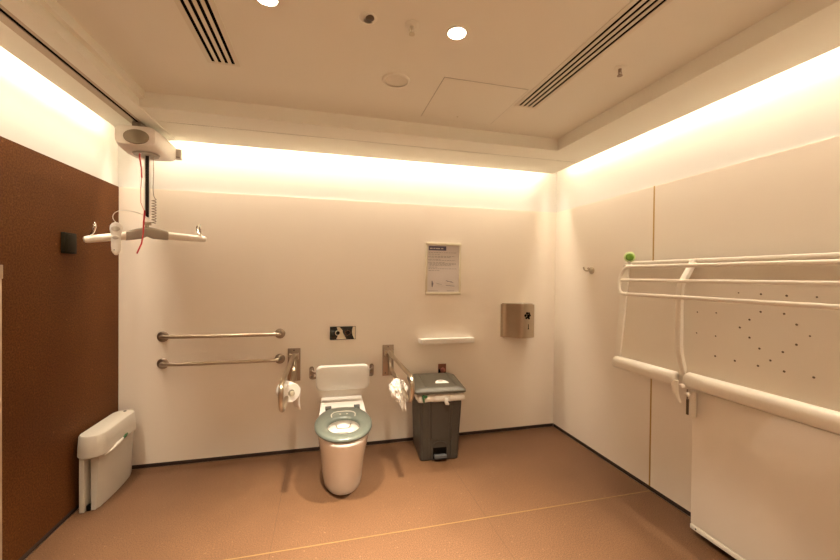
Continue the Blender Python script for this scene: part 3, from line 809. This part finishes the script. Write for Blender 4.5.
t = thing('changing_bench', (W, -1.9, .82), 'cream folded-up changing bench with rails on the right wall', 'changing bench')
YE, YN = -.972, -3.0      # far and near ends
def bx(z): return W-(.17-(z-.88)/.66*.07)     # plane of the board
def slab(y0, y1, z0, z1, d0, d1, mb=None):
    mb = mb or MB()
    mb.loops([[(bx(z0)-d0, y0, z0), (bx(z0)+d1, y0, z0), (bx(z1)+d1, y0, z1), (bx(z1)-d0, y0, z1)], [(bx(z0)-d0, y1, z0), (bx(z0)+d1, y1, z0), (bx(z1)+d1, y1, z1), (bx(z1)-d0, y1, z1)]])
    return mb
build('bed_board', slab(-1.00, YN, .89, 1.54, 0, .018), M['creambd'], t)
mb = slab(YE, -1.025, .88, 1.560, .012, .022); build('end_strip', mb, M['cream'], t)
mb = slab(YE, YN, 1.540, 1.566, .010, .025); bmesh.ops.bevel(mb.bm, geom=list(mb.bm.edges), offset=.006, segments=2, profile=.5, affect='EDGES'); build('top_edge', mb, M['cream'], t)
def dtube(y0, y1, zc, xc, h, w, mb):
    rings = []
    for y, s in ((y0, .6), (y0-.004, .85), (y0-.012, 1), (y1+.012, 1), (y1+.004, .85), (y1, .6)):
        ring = []
        for k in range(24):
            a = 2*PI*k/24; c, sn = math.cos(a), math.sin(a)
            ring.append((xc+math.copysign(abs(c)**.7, c)*w*s, y, zc+math.copysign(abs(sn)**.7, sn)*h*s+c*.012))
        rings.append(ring)
    mb.loops(rings); return mb
build('front_tube', dtube(-.985, -1.462, .868, W-.185, .036, .028, MB()), M['cream'], t)
build('front_tube', dtube(-1.515, YN, .884, W-.185, .037, .028, MB()), M['cream'], t)
# perforations
holes = [(-1.84, 1.379), (-1.944, 1.377), (-2.052, 1.377), (-1.846, 1.294), (-1.941, 1.294), (-1.801, 1.251), (-1.991, 1.251), (-1.761, 1.207), (-1.647, 1.146), (-1.809, 1.164), (-2.041, 1.208), (-1.997, 1.163), (-1.856, 1.119), (-1.95, 1.121), (-1.655, 1.041), (-1.753, 1.038), (-1.905, 1.073), (-1.857, 1.037), (-1.962, 1.036), (-2.067, 1.037), (-1.638, 1.269), (-1.542, 1.147), (-1.534, 1.263), (-1.739, 1.381)]
for y, z in holes:
    faint = y > -1.7 and z > 1.14 or (y, z) in ((-2.052, 1.377), (-2.041, 1.208), (-1.739, 1.381))
    mb = MB(); mb.lathe((bx(z)-.0004, y, z), [(.0052 if not faint else .004, 0), (.0052 if not faint else .004, .0006)], (-1, 0, -.105), 14)
    build('drain_hole', mb, M['smoke'], t)
# side guard: three bars and an end hoop
gd = [(W-.200, 1.526), (W-.222, 1.437), (W-.250, 1.346)]
mb = MB()
mb.tube([(gd[0][0], YN, gd[0][1]-.006), (gd[0][0], -1.085, gd[0][1]), (gd[1][0]-.0, -1.060, gd[1][1]+.02), (gd[2][0], -1.085, gd[2][1]), (gd[2][0], YN, gd[2][1])], .0115, 14, smooth_corners=.05)
build('guard_hoop', mb, M['cream'], t)
mb = MB(); mb.tube([(gd[1][0], -1.072, gd[1][1]), (gd[1][0], YN, gd[1][1])], .0105, 14); build('guard_bar', mb, M['cream'], t)
mb = MB(); mb.tube([(bx(1.53)-.01, -1.05, 1.533), (gd[0][0], -1.075, 1.531)], .011, 12); build('guard_stay', mb, M['cream'], t)
# arm bracket
def arm(y):
    mb = MB(); pts = [(W-.106, y, 1.558), (W-.118, y, 1.53), (W-.200, y, 1.41), (W-.203, y, 1.37), (W-.203, y, 1.07), (W-.200, y, 1.03), (W-.160, y, .895), (W-.156, y, .865)]
    P = fillet([Vector(p) for p in pts], .03)
    rings = []
    for i, p in enumerate(P):
        tt = (P[min(i+1, len(P)-1)]-P[max(i-1, 0)]).normalized(); nx = Vector((tt.z, 0, -tt.x))
        a, b_ = .013, .017
        rings.append([p+nx*(a*cx)+Vector((0, b_*cy, 0)) for cx, cy in ((-1, -.8), (-.8, -1), (.8, -1), (1, -.8), (1, .8), (.8, 1), (-.8, 1), (-1, .8))])
    return mb.loops(rings)
build('support_arm', arm(-1.488), M['cream'], t)
build('support_arm', arm(-2.62), M['cream'], t)
for y in (-1.455, -1.521):
    mb = MB(); mb.lathe((bx(1.53)-.010, y, 1.528), [(.006, 0), (.006, .003)], (-1, 0, 0), 12); build('screw', mb, M['smoke'], t)
# release lever and strut under the arm
mb = MB(); rings = []
for k, (y, z, w_) in enumerate(((-1.495, .872, .014), (-1.485, .85, .020), (-1.488, .81, .020), (-1.505, .775, .013), (-1.52, .755, .006))):
    rings.append([(W-.225+.008*math.cos(2*PI*q/14), y+w_*math.sin(2*PI*q/14), z) for q in range(14)])
mb.loops(rings); build('release_lever', mb, M['cream'], t)
mb = MB(); mb.lathe((W-.222, -1.535, .852), [(.012, 0), (.012, .02), (.008, .024)], (-1, 0, 0), 16); mb.lathe((W-.212, -1.56, .812), [(.011, 0), (.011, .02), (.007, .024)], (-1, 0, 0), 16); build('pivot_bolt', mb, M['cream'], t)
mb = MB(); mb.tube([(W-.185, -1.565, .83), (W-.185, -1.565, .69)], .0155, 14); build('strut', mb, M['cream'], t)
mb = MB(); mb.box((W-.192, -1.538, .688), (W-.184, -1.528, .775)); build('strut_slot', mb, M['smoke'], t)
mb = MB(); mb.box((W-.192, -1.536, .77), (W-.188, -1.530, .83)); build('strut_rod', mb, M['steel_dark'], t)
# green knob on a post
kn = MB(); kd = Vector((-.62, -.78, -.02)).normalized(); kc = Vector((W-.115, -1.030, 1.597))
mb = MB(); mb.tube([(W-.115, -1.027, 1.545), (W-.115, -1.027, 1.60)], .014, 12); build('knob_post', mb, M['cream'], t)
mb = MB(); mb.lathe(kc, [(.034, 0), (.036, .004), (.034, .010), (.024, .012)], kd, 28); build('knob_ring', mb, M['palegreen'], t)
mb = MB(); mb.lathe(kc+kd*.010, [(.026, 0), (.026, .006), (.020, .011), (.006, .009), (.003, .009)], kd, 28); build('knob', mb, M['lime'], t, 'lime green round knob')

# housing board below the bench
t = thing('bench_housing', (W, -2.2, .03), 'large flat beige panel on the right wall beneath the folded bench', 'panel')
mb = MB(); mb.box((W-.15, YN, .070), (W-.001, -1.53, .825), .006); build('panel', mb, M['laminate'], t)
mb = MB(); mb.box((W-.153, YN, .040), (W-.001, -1.529, .068), .005); build('bottom_trim', mb, M['cream'], t)
mb = MB(); mb.lathe((W-.153, -1.565, .055), [(.004, 0), (.004, .001)], (-1, 0, 0), 12); build('screw', mb, M['black'], t)

# ------------------------------------------------------------------ camera, world, view
cam = bpy.data.cameras.new('camera'); cam.sensor_width = 36; cam.sensor_fit = 'HORIZONTAL'; cam.lens = 15.96; cam.clip_start = .05
co = bpy.data.objects.new('camera', cam); C.objects.link(co)
r = Vector((.968747, -.247855, .009907)); u = Vector((-.007044, .012435, .999898)); f = Vector((.247953, .968717, -.010301))
mx = Matrix.Identity(4)
for i in range(3): mx[i][0] = r[i]; mx[i][1] = u[i]; mx[i][2] = -f[i]; 
mx[0][3], mx[1][3], mx[2][3] = 1.456742, -3.177814, 1.45
co.matrix_world = mx
bpy.context.scene.camera = co
w = bpy.data.worlds.new('world'); bpy.context.scene.world = w; w.use_nodes = True
bg = w.node_tree.nodes['Background']; bg.inputs[0].default_value = (1, .8, .6, 1); bg.inputs[1].default_value = .0
vs = bpy.context.scene.view_settings
vs.view_transform = 'Standard'; vs.look = 'None'; vs.gamma = 1; vs.exposure = 0.98
try: vs.use_curve_mapping = False
except Exception: pass
